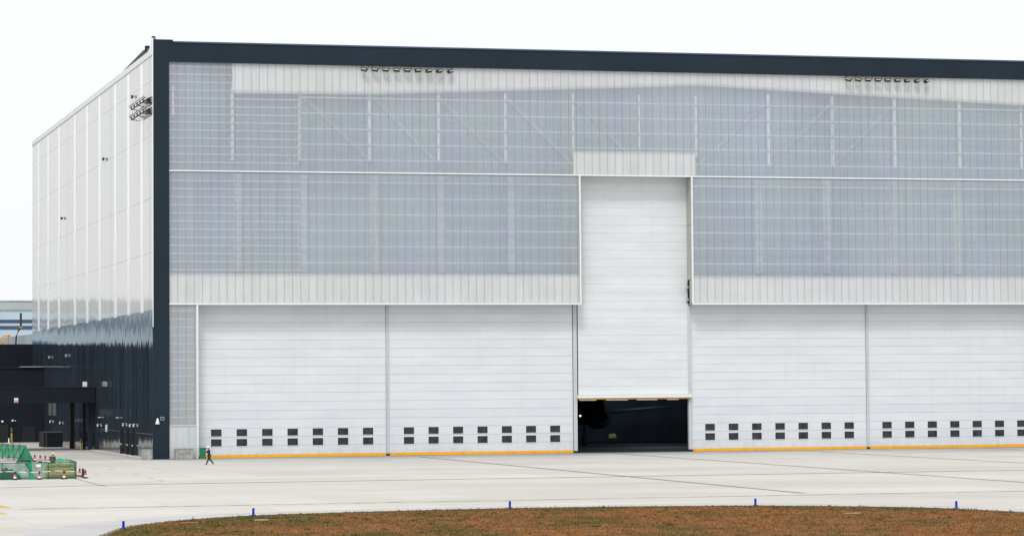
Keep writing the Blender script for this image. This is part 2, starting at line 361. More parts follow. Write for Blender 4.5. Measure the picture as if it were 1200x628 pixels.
# grass tufts
from mathutils.geometry import intersect_point_line
def inside(x,y):
    c=False; n=len(edge); j=n-1
    for i in range(n):
        xi,yi=edge[i]; xj,yj=edge[j]
        if (yi>y)!=(yj>y) and x<(xj-xi)*(y-yi)/(yj-yi)+xi: c=not c
        j=i
    return c
g=MB(); cnt=0
while cnt<34000:
    x=random.uniform(-31,33); y=random.uniform(-184,-137.6)
    if y<-163-(x+31)*.45: continue
    if not inside(x,y): continue
    cnt+=1
    near_edge = not inside(*off((x,y),.5))
    h=random.uniform(.03,.09)*(1.5 if near_edge else 1)*(2.2 if random.random()<.015 else 1)
    for k in range(3):
        a=random.uniform(0,6.28); w=random.uniform(.012,.035); dx,dy=math.cos(a)*w,math.sin(a)*w; ox,oy=random.uniform(-.06,.06),random.uniform(-.06,.06)
        lx,ly=random.uniform(-.06,.06),random.uniform(-.06,.06)
        g.add([(x+ox-dx,y+oy-dy,.05),(x+ox+dx,y+oy+dy,.05),(x+ox+lx,y+oy+ly,.05+h)],[(0,1,2)])
for _ in range(150):
    x=random.uniform(-26,31); y=random.uniform(-165,-138)
    if not inside(x,y): continue
    sz=random.uniform(.1,.32)
    for k in range(int(120*sz)):
        a=random.uniform(0,6.28); q=random.uniform(0,sz); bx,by=x+math.cos(a)*q*1.3,y+math.sin(a)*q; hh=random.uniform(.06,.17)*(1-q/sz*.5)
        a=random.uniform(0,6.28); dx,dy=math.cos(a)*.03,math.sin(a)*.03
        g.add([(bx-dx,by-dy,.05),(bx+dx,by+dy,.05),(bx+random.uniform(-.06,.06),by+random.uniform(-.06,.06),.05+hh)],[(0,1,2)],1)
go=g.build('grass',[M['blade'],mat('green_weed',(.035,.085,.018),.9,var=.3,vscale=4)]); go['kind']='stuff'; go['label']='dry brown and green grass covering the rounded island'; go['category']='grass'
# small clumps of weeds stand out green
# joints and painted lines
def strip(name,x0,x1,y0,y1,z,m): return struct(MB().quad((x0,y0,z),(x1,y0,z),(x1,y1,z),(x0,y1,z)).build(name,m))
strip('drain_channel',-11,200,-80.8,-79.8,.004,M['drain'])
struct(MB().quad((-60,-92.0,.004),(-11,-80.8,.004),(-11,-79.95,.004),(-60,-91.1,.004)).build('drain_channel',M['drain']))
strip('pavement_joint',-26.5,200,-125.45,-124.6,.004,M['wline2'])
for X,y0,y1 in ((28.3,-122,-5),(51.2,-112,-2),(73.6,-75,-2),(96,-75,-2)):
    strip('guide_line_border',X-.30,X+.30,y0,y1,.004,M['dline'])
    strip('guide_line',X-.13,X+.13,y0,y1,.008,M['wline'])
strip('guide_line',-15.9,-15.65,-84,-55,.004,M['wline'])
for i,y in enumerate((-36,-54,-64.5,-72)): strip('line_dash',-9.55+.3*math.cos(i),-9.2+.3*math.cos(i),y-1.6,y+1.6,.004,M['ypaint'])
strip('line_dash',-12.9,-12.1,-52.5,-51.2,.004,M['ypaint'])
for poly in ([(-32,-112.5),(-27.15,-117.6),(-26.85,-121.3),(-26.8,-122.4),(-27.9,-122.4),(-28.3,-119.5),(-32,-115.3)],[(-36,-126.0),(-28.6,-126.0),(-27.95,-132.3),(-28.6,-132.3),(-36,-132.3)]):
    g=MB(); g.add([(x,y,.008) for x,y in poly],[tuple(reversed(range(len(poly))))]); struct(g.build('painted_marking',M['ypaint']))
rs=random.Random(21)
for i in range(9):
    x0=rs.uniform(8,95); y0=rs.uniform(-22,-3); L_=rs.uniform(6,16); a=rs.uniform(-.6,.6); r=rs.uniform(14,40)*rs.choice((-1,1)); g=MB(); P=[]
    for k in range(13):
        t=L_*k/12; P.append((x0+t*math.cos(a)+t*t/(2*r)*-math.sin(a), y0+t*math.sin(a)*1.0+t*t/(2*r)*math.cos(a)))
    for k in range(12):
        (ax,ay),(bx,by)=P[k],P[k+1]; g.quad((ax,ay-.13,.003),(bx,by-.13,.003),(bx,by+.13,.003),(ax,ay+.13,.003))
    struct(g.build('tyre_mark',M['tyre']))
# pale kerb pad along the side wall
struct(MB().box(-.95,-.02,2.5,48,0,.13).build('kerb_pad',M['pad'],bevel=.03))

# ------------------------------------------------------------------ hangar
X1=108.3; YB=125.4
H=thing('hangar','huge pale aircraft hangar with navy frame, translucent upper facade and white lifting doors','building')
DY=1.9   # plane of the doors behind the facade
MB().box(.04,.34,0,YB,16.03,43.6).build('side_cladding',M['clad'],H)
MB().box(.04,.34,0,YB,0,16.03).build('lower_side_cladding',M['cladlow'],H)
for y in (116.3,103.5,89.9,71.4,58.3,45.6,30.9,19.4,8.5):
    MB().box(.0,.04,y-.95,y+.95,15.9,43.45).build('vertical_band',M['strip'],H)
MB().box(-.05,.5,3.2,YB,43.6,44.25).build('side_coping',M['trim'],H)
g=MB(); g.add([(-.06,3.2,43.6),(-.06,3.2,44.25),(-.06,.9,44.7),(-.06,-.02,45.45),(-.06,-.02,43.6),(.42,3.2,43.6),(.42,3.2,44.25),(.42,.9,44.7),(.42,-.02,45.45),(.42,-.02,43.6)],
    [(0,1,2,3,4),(9,8,7,6,5),(0,5,6,1),(1,6,7,2),(2,7,8,3),(3,8,9,4),(4,9,5,0)]); g.build('coping_flare',M['trim'],H)
MB().box(-.08,.30,-.22,.1,45.45,45.58).build('coping_cap',M['navy'],H)
g=MB(); g.add([(.55,3,44.2),(.55,3,44.9),(.55,11,45.3),(.55,42,44.3),(.9,3,44.2),(.9,3,44.9),(.9,11,45.3),(.9,42,44.3)],[(0,3,2,1),(4,5,6,7),(1,2,6,5),(2,3,7,6),(0,1,5,4),(0,4,7,3)]); g.build('roof_edge_flashing',M['navy'],H)
MB().tube([(.7,8.9,44.9),(.7,8.9,45.55)],.28,8).build('roof_vent',M['navy'],H)
MB().box(.04,1.75,-.22,-.001,0,45.25).build('corner_column',M['navy'],H)
MB().box(-.02,.04,-.22,-.0,14.2,45.4).build('corner_trim',M['strip'],H)
MB().box(-.02,.04,-.22,-.0,0,14.2).build('corner_trim',M['navy'],H)
MB().box(106.5,X1,-.22,.5,0,45).build('corner_column',M['navy'],H)
MB().box(1.75,2.2,-.2,.4,44.9,45.25).build('fascia_step',M['navy'],H)
MB().box(1.75,106.5,-.25,.35,42.86,44.92).build('fascia',M['navy'],H)
M['fasciatrim']=mat('fascia_cap_blue',(.05,.09,.16),.35,var=.2,vscale=.15)
MB().box(2.2,106.5,-.36,.4,44.923,45.08).build('fascia_cap',M['fasciatrim'],H)
MB().box(0.35,X1,.36,YB,43.2,43.55).build('roof',M['navy'],H)
MB().box(X1-.3,X1,.5,YB,0,43.2).build('far_side_wall',M['clad'],H)
MB().box(.34,X1-.3,YB-.3,YB,0,43.2).build('back_wall',M['clad'],H)
# translucent facade sheets
def sheet(x0,x1,z0,z1): 
    n=max(1,int((z1-z0)/3)); g=MB(); g.quad((x0,0,z0),(x1,0,z0),(x1,0,z1),(x0,0,z1)); return g.build('facade_sheet',M['poly'] if z1>17 else M['poly2'],H)
sheet(1.75,106.5,31.14,42.86); sheet(1.75,47.93,16.76,31.0); sheet(61.32,106.5,16.76,31.0); sheet(1.75,4.72,3.62,16.6)
# trims
T=lambda x0,x1,z0,z1,y0=-.12,y1=.12: MB().box(x0,x1,y0,y1,z0,z1).build('white_trim',M['trim'],H)
T(1.75,106.5,31.0,31.14); T(1.75,48.07,16.58,16.76,-.14,.14); T(61.18,106.5,16.58,16.76,-.14,.14)
T(47.93,48.09,16.76,31.0,-.13,.13); T(61.16,61.32,16.76,31.0,-.13,.13)
T(4.72,4.92,0,16.58,-.1,1.7); T(1.752,4.72,3.55,3.62)
g=MB(); 
for i in range(4): g.box(1.76+i*.74,1.76+i*.74+.725,-.03,.05,.06,3.55)
g.build('base_panel',M['steel'],H)
MB().box(1.76,4.72,.05,.1,0,3.55).build('base_plinth',M['gap'],H)
# soffits and returns that make the mid facade a box in front of the doors
MB().box(1.75,48.0,.14,DY+.3,16.60,16.70).build('soffit',M['steel'],H)
MB().box(61.25,106.5,.14,DY+.3,16.60,16.70).build('soffit',M['steel'],H)
MB().box(48.09,61.16,.14,DY+.3,31.02,31.12).build('soffit',M['steel'],H)
M['ret']=mat('pale_green_grey_return',(.40,.42,.36),.5,var=.06,vscale=.5)
MB().box(47.95,48.07,.14,DY+.3,16.76,31.0).build('facade_return',M['ret'],H)
for z0,z1,yd in ((25.6,31.0,DY),(19.42,25.56,DY),(16.76,19.38,1.0)):
    MB().box(61.19,61.3,.14,yd,z0,z1).build('facade_return',M['ret'],H)
MB().box(61.22,61.5,DY-.3,DY+.1,16.8,19.3).build('dark_gap_strip',M['black'],H)  # black strip stands in for the shaded gap below the stepped return
for z in (17.2,18.6): MB().box(61.0,61.25,DY-.35,DY-.1,z-.15,z+.15).build('gap_bracket',M['steel'],H)
# structure seen through the sheets
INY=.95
def scr(x0,x1,z0,z1): MB().box(x0,x1,INY,INY+.1,z0,z1).build('light_block_screen',M['inner'],H)  # added opaque screen, blocks facade light so the interior stays dark
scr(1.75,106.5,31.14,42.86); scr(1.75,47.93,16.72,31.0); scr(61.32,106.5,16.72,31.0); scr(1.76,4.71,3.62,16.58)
# lining bands
LY=.16
def lin(x0,x1,z0,z1,name='white_lining'): MB().box(x0,x1,LY,LY+.06,z0,z1).build(name,M['lining'],H)
M['lin2']=mat('lining_fade_light',(.55,.55,.54),.8,var=.06); M['lin3']=mat('lining_fade_grey',(.36,.385,.41),.8,var=.06)  # graded tones paint in the lining edge blurring through the sheet
for x0,x1,z0 in ((1.76,47.9,19.65),(61.34,106.4,19.5),(47.35,61.75,33.5)):
    MB().box(x0,x1,LY+.005,LY+.05,z0+.001,z0+.18).build('lining_fade',M['lin2'],H); MB().box(x0,x1,LY+.01,LY+.045,z0+.181,z0+.36).build('lining_fade',M['lin3'],H)
lin(1.76,47.9,16.78,19.65); lin(61.34,106.4,16.78,19.5); lin(47.35,61.75,31.16,33.5)
for dz,mm in ((0,'lin2'),(.17,'lin3')):
    Q=[(8.75,39.9),(24,40.05),(58.5,41.55),(62,41.75),(106.4,40.0)]; ge=MB()
    for (xa,za),(xb,zb) in zip(Q,Q[1:]): ge.quad((xa,LY+.02,za-dz-.17),(xb,LY+.02,zb-dz-.17),(xb,LY+.02,zb-dz),(xa,LY+.02,za-dz))
    ge.build('lining_fade',M[mm],H)
g=MB(); P=[(8.75,39.9),(24,40.05),(58.5,41.55),(62,41.75),(106.4,40.0),(106.4,42.85),(8.75,42.85)]
g.add([(x,LY,z) for x,z in P]+[(x,LY+.06,z) for x,z in P],[tuple(range(7)),tuple(range(13,6,-1))]+[(i,i+7,(i+1)%7+7,(i+1)%7) for i in range(7)])
g.build('roof_slope_lining',M['lining'],H)
def girt(x0,x1,z,y=.24,h=.15): MB().box(x0,x1,y,y+.1,z-h/2,z+h/2).build('girt',M['girt'],H)
z=32.04
while z<42.5:
    girt(1.8,16.2 if z<39.9 else 8.7,z,.26,.13); z+=.868
z=20.38
while z<30.8: girt(1.8,16.2,z,.26,.13); z+=.877
for z in (32.46,34.17,35.87,37.57,39.3): girt(16.25,106.4,z,.26,.15)
z=21.2
while z<30.8:
    girt(16.25,47.85,z,.26,.15); girt(61.35,106.4,z,.26,.15); z+=1.76
z=4.5
while z<16.4: girt(1.78,4.7,z,.26,.13); z+=.88
for i,x in enumerate((2.29,8.77,16.22,24.05,31.88,39.6,47.45,55.2,61.97,70.7,78.5,86.2,94.3,102.05)):
    w=.26 if i in (0,6,7,8) else .34
    MB().box(x-w/2,x+w/2,.42,.62,37.0 if i==0 else 33.3 if 5<i<9 else 32.3,(40.3 if i<9 else 40.6)).build('column',M['col_in'],H)
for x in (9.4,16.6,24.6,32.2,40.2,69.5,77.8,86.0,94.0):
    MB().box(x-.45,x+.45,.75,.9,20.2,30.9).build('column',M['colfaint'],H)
def brace(x0,z0,x1,z1):
    d=Vector((x1-x0,0,z1-z0)); n=Vector((-d.z,0,d.x)).normalized()*.22; g=MB(); a=Vector((x0,.78,z0)); b=Vector((x1,.78,z1)); y=Vector((0,.1,0))
    g.add([a-n,b-n,b+n,a+n,a-n+y,b-n+y,b+n+y,a+n+y],[(0,1,2,3),(7,6,5,4),(0,4,5,1),(2,6,7,3),(1,5,6,2),(0,3,7,4)]); g.build('brace',M['faint'],H)
for a,b in ((16.6,24),(24.5,31.5),(32,39.3),(47.8,55)): brace(a,39.6,b,32.6)
for a,b in ((62.4,70.5),(71,78.3),(78.8,86)): brace(a,32.6,b,39.6)
brace(39.9,39.6,47.2,32.6)
# walls of the cavity behind the facade, dark, so the interior only gets light from the open door
MB().box(.36,X1-.3,DY+.30,DY+.4,16.72,43.1).build('inner_wall',M['intwall'],H) if False else None
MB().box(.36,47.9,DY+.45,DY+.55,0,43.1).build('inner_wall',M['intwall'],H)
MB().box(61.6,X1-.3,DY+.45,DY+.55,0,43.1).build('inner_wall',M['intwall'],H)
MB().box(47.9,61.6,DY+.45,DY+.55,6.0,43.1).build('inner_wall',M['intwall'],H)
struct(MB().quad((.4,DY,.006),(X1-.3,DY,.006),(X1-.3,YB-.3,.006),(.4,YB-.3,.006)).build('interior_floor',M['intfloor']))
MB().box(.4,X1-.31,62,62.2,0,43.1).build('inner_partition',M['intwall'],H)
# doors
def door(x0,x1,z0,z1,wins,first,pitch,last_white=True):
    g=MB(); p=.958; z=z0+.34
    g.box(x0+.02,x1-.02,DY+.05,DY+.12,z0+.3,z1,1)
    zz=z
    while zz<z1-.05:
        t=min(zz+p-.02,z1)
        g.box(x0,x1,DY-.02,DY+.051,zz,t,0); zz+=p
    d=g.build('hangar_door',[M['door'],M['gap']],H)
    MB().box(x0,x1,DY-.07,DY+.1,z0+.02,z0+.335).build('bottom_seal',M['yellow'],d)
    for i in range(wins):
        for zc0,zc1 in ((2.35,3.12),(1.27,2.06)):
            x=first+i*pitch; w=MB()
            f=.05; y0=DY-.07
            w.box(x-f,x+1.17+f,y0,DY-.021,zc1,zc1+f,0); w.box(x-f,x+1.17+f,y0,DY-.021,zc0-f,zc0,0)
            w.box(x-f,x,y0,DY-.021,zc0,zc1,0); w.box(x+1.17,x+1.17+f,y0,DY-.021,zc0,zc1,0)
            w.box(x,x+1.17,DY-.035,DY-.021,zc0,zc1,1)
            w.build('window',[M['trim'],M['pane']],d)
    return d
door(5.02,26.07,0,17.2,7,6.58,2.81)
door(26.42,47.55,0,17.2,7,28.06,2.80)
door(61.55,82.78,0,17.2,7,63.16,2.815)
door(83.15,104.4,0,17.2,7,84.72,2.815)
# folded bottom corners of the fabric doors: centre door raised
g=MB(); p=.958; zz=6.5
g.box(48.22,61.28,DY+.05,DY+.12,6.4,31.5,1)
while zz<31.4: g.box(48.2,61.3,DY-.02,DY+.051,zz,min(zz+p-.012,31.4),0); zz+=p
cd=g.build('hangar_door',[M['door'],M['gap']],H); cd['label']='raised centre door with dark opening beneath'
MB().box(48.02,61.48,DY-.55,DY+.06,6.14,6.48).build('bottom_beam',M['trim'],cd)
MB().box(48.1,61.35,DY-.50,DY+.05,5.98,6.138).build('bottom_seal',M['seal'],cd)
for a,b in ((48.25,50.2),(51.4,53.9),(55.0,57.4),(58.6,59.9)): MB().box(a,b,DY-.35,DY-.1,5.87,5.975).build('reflection_slat',M['lampwhite'],cd)  # pale slats stand in for light reflected under the beam
def guide(x,w,z0,z1):
    g=MB(); g.box(x-w/2,x+w/2,DY-.16,DY+.3,z0+.25,z1); g.box(x-.025,x+.025,DY-.20,DY-.162,z0+.25,z1)
    o=g.build('door_guide',M['steel'],H,bevel=.015); MB().box(x-w/2-.02,x+w/2+.02,DY-.2,DY+.3,z0,z0+.25).build('guide_foot',M['rubber'],o)
guide(26.245,.30,0,16.6); guide(82.965,.30,0,16.6); guide(47.83,.42,0,16.6); guide(61.41,.42,0,16.5); guide(104.6,.32,0,16.6)
# things on the column
def alarm(x,z):
    g=MB(); g.lathe([(.0,0),(.23,.0),(.2,.25),(.12,.42),(.1,.6),(0,.68)],(x,-.35,z),10); return g.build('alarm_sounder',M['lampwhite'],H)
alarm(.45,3.75)
g=MB(); g.box(.78,1.18,-.27,-.225,4.2,4.55,0); g.box(.84,1.12,-.285,-.271,4.26,4.49,1); g.build('wall_sensor',[M['rampwall'],M['navy']],H)
# side doors, lamps, cameras
def side_door(y,h=3.1,yw=1.1):
    g=MB(); g.box(-.36,.03,y-.09,y+.03,0.13,h); d=g.build('side_door',M['grille'],H)
    MB().box(-.30,-.2,y-.14,y-.091,1.15,1.3).build('handle',M['lampwhite'],d)
    return d
for y in (24.0,18.9,14.6): side_door(y)
for y,z in ((23.0,3.42),(17.2,3.4),(14.0,3.45),(46.2,3.1),(99.4,3.0),(87.4,2.95)):
    g=MB(); g.tube([(-.0,y,z+.16),(-.25,y,z+.2)],.03,6); g.lathe([(.0,-.16),(.08,-.13),(.1,-.02),(.06,.1),(0,.11)],(-.16,y,z),10,smooth=True); g.build('wall_lamp',M['lampwhite'],H)
MB().box(-.05,0.03,38.9,39.7,2.45,3.3).build('notice_board',M['lampwhite'],H)
for y,z in ((44.5,4.1),(28.0,4.22)):
    g=MB(); g.box(-.3,.03,y-.06,y+.06,z-.03,z+.03); g.box(-.24,-.18,y-.3,y+.4,z-.05,z+.07); g.build('linear_lamp',M['lampwhite'],H)
def cam(y,z,m='black'):
    g=MB(); g.tube([(.03,y,z),(-.2,y,z)],.05,6); g.box(-.3,-.08,y-.15,y+.15,z-.25,z+.1); return g.build('security_camera',M[m],H)
for y,z in ((14.8,40.5),(40.5,35.4),(85,30.7)): cam(y,z)
for y,z in ((100.5,12.1),(79.8,12.1)): cam(y,z,'rampwall')
for y in (101,95.5): MB().box(-.03,.03,y-1.6,y+1.6,3.9,6.0).build('reflected_panel',M['greypanel'],H)  # grey squares paint in door panels mirrored by the glossy wall
g=MB(); g.box(.02,.05,19.2,19.5,.13,3); 
MB().box(-.03,.038,.2,44.5,2.62,2.70).build('wainscot_trim',mat('wainscot_blue',(.035,.055,.075),.4),H)

# ------------------------------------------------------------------ floodlights
GF='floodlights in rows under the roof fascia'
def make_flood(label):
    t=thing('floodlight',label,'floodlight',group=GF)
    g=MB(); Mx=Euler((R(-35),0,0)).to_matrix().to_4x4()
    g.box(-.34,.34,-.14,.12,-.18,.14,0,Mx)
    for k in range(5): g.box(-.3+k*.15-.02,-.3+k*.15+.02,.161,.24,-.2,.2,0,Mx)
    g.build('housing',M['black'],t,bevel=.02)
    g=MB(); g.box(-.27,.27,-.175,-.161,-.16,-.03,0,Mx); g.build('lens',M['lens'],t)
    g=MB(); g.tube([(-.4,0,0),(-.4,.05,.42),(.4,.05,.42),(.4,0,0)],.035,6); g.tube([(0,.05,.42),(0,.05,.6)],.05,6); g.build('bracket',M['black'],t)
    return t
ords=['first','second','third','fourth','fifth','sixth','seventh','eighth','ninth']
F0=None
for row,(xa,xb,where) in enumerate(((23.25,33.0,'left'),(80.15,89.8,'right'))):
    for i in range(9):
        x=xa+(xb-xa)*i/8; lab='black floodlight under the fascia, %s from the left in the %s row of nine'%(ords[i],where)
        loc=(x,-.62,42.42); rz=R(-32+8*i)
        if F0 is None: F0=make_flood(lab); o=F0; o.location=loc
        else: o=dup(F0,loc,label=lab)
        o.rotation_euler=(0,R(14-3.5*i),rz)
# side racks
F1=None
for zi,(z,w) in enumerate(((38.75,'upper'),(37.6,'lower'))):
    t=thing('floodlight_rack','%s dark steel arm carrying five floodlights on the pale side wall'%w,'bracket',(0,0,z),group='arms on the side wall')
    g=MB(); g.tube([(-.02,.1,.25),(-.35,.3,.15),(-.6,1.2,.02),(-.6,12.2,-.02)],.075,6); g.tube([(-.02,.3,-.35),(-.35,1.6,-.3),(-.6,3.4,-.05)],.06,6)
    for y in (2.4,7,11.6): g.tube([(-.02,y,-.15),(-.6,y,-.02)],.05,6)
    g.build('arm',M['black'],t)
    g=MB(); g.box(-.5,-.1,.5,1.7,-.3,.12); g.build('junction_box',M['black'],t)
    for i in range(5):
        lab='floodlight on the %s side arm, %s from the hangar corner'%(w,ords[i])
        o=dup(F1,(-.68,2.4+i*2.35,z+.34),label=lab) if F1 else None
        if o is None:
            o=F1=thing('floodlight',lab,'floodlight',(-.68,2.4+i*2.35,z+.34),group='floodlights on the side wall arms')
            Mt=Euler((0,R(-38),0)).to_matrix().to_4x4()@Matrix.Scale(.8,4)
            g=MB(); g.box(-.34,.34,-.3,.3,-.13,.10,0,Mt); g.box(-.30,.30,-.25,.25,.10,.2,0,Mt); g.build('housing',M['blackc'],o,bevel=.03)
            g=MB(); g.box(-.36,-.341,-.27,.27,-.12,.18,0,Mt); g.box(-.34,.34,-.315,-.301,.0,.10,0,Mt); g.build('lens',M['lampwhite'],o)
            g=MB(); g.tube([(0,0,-.34),(0,0,-.05)],.06,6); g.tube([(0,-.34,-.1),(0,.34,-.1)],.035,6); g.build('bracket',M['black'],o)
# ------------------------------------------------------------------ annexes
A=thing('annex','dark low annex block in two steps attached to the far end of the hangar side','building',(-20,115,0))
AO=Vector((-20,115,0))
def ab(n,m,x0,x1,y0,y1,z0,z1,par=None,bevel=0): return MB().box(x0-AO.x,x1-AO.x,y0-AO.y,y1-AO.y,z0,z1).build(n,M[m],par or A,bevel=bevel)
ab('upper_block','dark',-75,0,124.7,168,0,14.2)
lo=ab('lower_block','dark',-75,0,109.4,124.68,0,10.55)
ab('coping','navy',-75,-.02,109.2,109.7,10.553,10.72)
ab('roof_edge','steel',-3.2,-.02,109.0,112,10.723,10.80)
for x in (-60,-52,-44,-36,-28,-20,-12,-4): ab('panel_joint','grille',x-.04,x+.04,124.66,124.698,10.7,14.15)
d=ab('door','grille',-7.2,-5.0,109.3,109.38,.02,2.6); ab('door_lamp','lampwhite',-6.0,-5.7,109.1,109.3,2.9,3.15,None)
ab('door','grille',-3.0,-1.2,109.3,109.38,.02,2.3)
ab('wall_lamp','lampwhite',-4.55,-4.3,109.0,109.3,3.0,3.25); ab('wall_lamp','rampwall',-4.15,-3.95,109.0,109.3,3.0,3.2)
ab('window','greypanel',-9.0,-7.6,109.3,109.38,3.6,4.6)
C=thing('canopy','black flat portal canopy on columns beside the hangar side wall','canopy',(-10,56,0)); CO=Vector((-10,56,0))
def cb(n,m,x0,x1,y0,y1,z0,z1,par=None): return MB().box(x0-CO.x,x1-CO.x,y0-CO.y,y1-CO.y,z0,z1).build(n,M[m],par or C)
cb('deck','dark',-60,-.02,49.5,63.5,5.86,7.75); cb('deck_edge','navy',-60,-.02,49.42,49.9,7.753,7.84)
cb('column','grille',-1.75,-1.22,61.5,62.1,0,5.858); cb('column','navy',-.62,-.1,51.8,52.4,0,5.858); cb('column','grille',-14.0,-13.2,50.5,51.3,0,5.858); cb('column','grille',-30.0,-29.3,50.5,51.3,0,5.858)
cb('column','dark',-1.0,-.68,54,54.4,0,5.858)
s=cb('sign','whitep',-9.98,-9.5,49.36,49.41,5.95,6.55); g=MB(); g.box(-9.94-CO.x,-9.54-CO.x,49.34-CO.y,49.358-CO.y,5.98,6.16); g.box(-9.9-CO.x,-9.58-CO.x,49.34-CO.y,49.358-CO.y,6.28,6.33); g.build('lettering',M['red'],s)
tag(MB().box(-.25,.25,-.25,.25,0,.62).build('vent_box',M['lampwhite'],None,(-1.15,51,7.84),bevel=.03),'small white box standing on the canopy edge near the hangar wall','box')
# roof items on the annex
t=thing('guard_frame','orange tubular guard frame on the dark annex roof','railing',(-1.4,150,14.2))
g=MB(); g.tube([(-.7,0,0),(-.7,0,1.35),(-.5,0,1.7),(.6,0,1.75)],.14,6); g.tube([(.3,0,0),(.3,0,1.7)],.08,6); g.tube([(-.7,0,.6),(.3,0,.6)],.06,6); g.build('frame',M['orange'],t)
tag(MB().box(-1.2,.9,-.6,.6,0,.75).build('roof_unit',mat('blue_roof_unit',(.03,.20,.38),.5),None,(-3.4,150,14.2),bevel=.05),'small blue equipment unit on the annex roof beside the orange frame','roof unit')
t=thing('roof_mast','thin dark mast with orange joint and curved arm on the annex roof','mast',(0,148,14.2))
g=MB(); g.tube([(-.2,0,0),(-.1,0,1.5),(.25,0,2.5),(.62,0,2.9)],.13,8); g.build('curved_arm',M['black'],t)
MB().tube([(.6,0,3.0),(.6,0,5.2)],.17,8).build('mast',M['pole'],t); MB().lathe([(0,-.2),(.25,-.1),(.25,.15),(0,.25)],(.6,0,2.9),8).build('joint',M['orange'],t)
g=MB(); P=[(-40,10),(-2.2,14.2),(10,16.4)]
g.add([(-12,166,14.2),(14,166,14.2),(14,166,17.6),(-12,166,13.9+.6)]+[(-12,166.3,14.2),(14,166.3,14.2),(14,166.3,17.6),(-12,166.3,14.5)],[(0,1,2,3),(7,6,5,4),(3,2,6,7),(0,4,5,1),(0,3,7,4),(1,5,6,2)])
tag(g.build('roof_screen',M['rampwall']),'grey sloping metal screen behind the annex roof','screen')
# far warehouse
W=thing('warehouse','distant pale blue warehouse with two navy stripes and grey roof band','building',(-30,500,0))
def wb(n,m,x0,x1,z0,z1,y=0,d=90): return MB().box(x0+30,x1+30,y,y+d,z0,z1).build(n,M[m],W)
wb('wall','fblue',-190,90,0,29.0); wb('roof_band','fgrey',-190,90,29.0,31.3,-.4,90)
wb('stripe','fnavy',-190,90,25.45,26.35,-.15,.3); wb('stripe','fnavy',-190,90,23.7,24.65,-.15,.3)
wb('roof_edge','rampwall',-190,90,31.3,31.6,-.6,1)
for x in range(-180,90,26): wb('downpipe','fgrey',x,x+.5,0,31.0,-.8,.6)

# ------------------------------------------------------------------ street furniture near the hangar
t=tag(MB().box(-.42,.42,-.9,.9,0,1.1).build('concrete_block',M['conc_box'],None,(-.88,-1.3,0),bevel=.03),'weathered grey concrete block at the left foot of the dark corner column','concrete block','grey blocks at the hangar foot')
t=thing('storage_box','low grey storage box with red lettering by the pale base panel','box',(3.25,-.62,0)); t['group']='grey blocks at the hangar foot'
MB().box(-.97,.97,-.42,.42,0,1.08).build('body',M['conc_box'],t,bevel=.03)
MB().box(-1.0,1.0,-.45,.45,1.083,1.15).build('lid',M['conc_box'],t,bevel=.01)
g=MB(); random.seed(3)
for x0 in (-.6,.15):
    for k in range(5): g.box(x0+k*.115,x0+k*.115+.075,-.428,-.42,.55,.63)
g.build('lettering',mat('faded_red_lettering',(.42,.14,.09),.7),t)
g=MB(); g.box(-.9,-.55,-.428,-.42,.92,1.0); g.build('label_plate',mat('faded_blue_label',(.16,.20,.32),.7),t)
t=thing('wheelie_bin','green two-wheeled rubbish bin beside the first white door','bin',(5.33,-.35,0))
g=MB(); a,b=.27,.33
g.add([(-a,-a,.08),(a,-a,.08),(a,a,.08),(-a,a,.08),(-b,-b,1.1),(b,-b,1.1),(b,b,1.1),(-b,b,1.1)],[(0,3,2,1),(0,1,5,4),(1,2,6,5),(2,3,7,6),(3,0,4,7),(4,5,6,7)]); g.build('body',M['green_bin'],t,bevel=.03)
MB().box(-.37,.37,-.38,.4,1.1,1.2).build('lid',M['green_bin'],t,bevel=.03)
for s in (-1,1): MB().tube([(s*.3,.25,.12),(s*.38,.25,.12)],.12,12).build('wheel',M['rubber'],t)
# traffic bollards under the canopy
BG='striped bollards near the canopy'
t=thing('bollard','slim black and yellow bollard by the canopy column nearest the wall','bollard',(-1.75,50.2,0),group=BG)
MB().tube([(0,0,0),(0,0,.95)],.085,8).build('lower_sleeve',M['ybol'],t)
g=MB(); g.tube([(0,0,.95),(0,0,1.45)],.08,8); g.build('post',M['black'],t); g=MB(); g.tube([(0,0,1.1),(0,0,1.17)],.088,8); g.build('band',M['ybol'],t)
g=MB(); g.tube([(0,0,1.28),(0,0,1.35)],.088,8); g.build('band',M['ybol'],t)
dup(t,(-1.55,58,0),label='black and yellow bollard behind the black canopy column'); o=dup(t,(-5.6,98,0),label='yellow banded bollard at the far left against the dark annex wall'); o.scale=(1.6,1.6,1.6)
g=MB(); g.lathe([(.28,0),(.28,.05),(.1,.1),(.06,.8),(0,.85)],(0,0,0),10); tag(g.build('marker_post',M['lampwhite'],None,(-5.9,99,0)),'small white post in front of the dark annex wall at far left','post')
t=thing('barrier_box','black box shaped barrier with thin yellow edging in the courtyard','barrier',(-2.7,72,0))
MB().box(-1.25,1.2,-.1,6,0,2.0).build('body',M['dark'],t)
g=MB(); g.box(-1.27,1.22,-.13,-.101,1.9,2.03); g.box(-.98,-.9,-.13,-.101,0,1.9); g.build('edging',mat('dull_yellow_edge',(.10,.09,.045),.6),t)

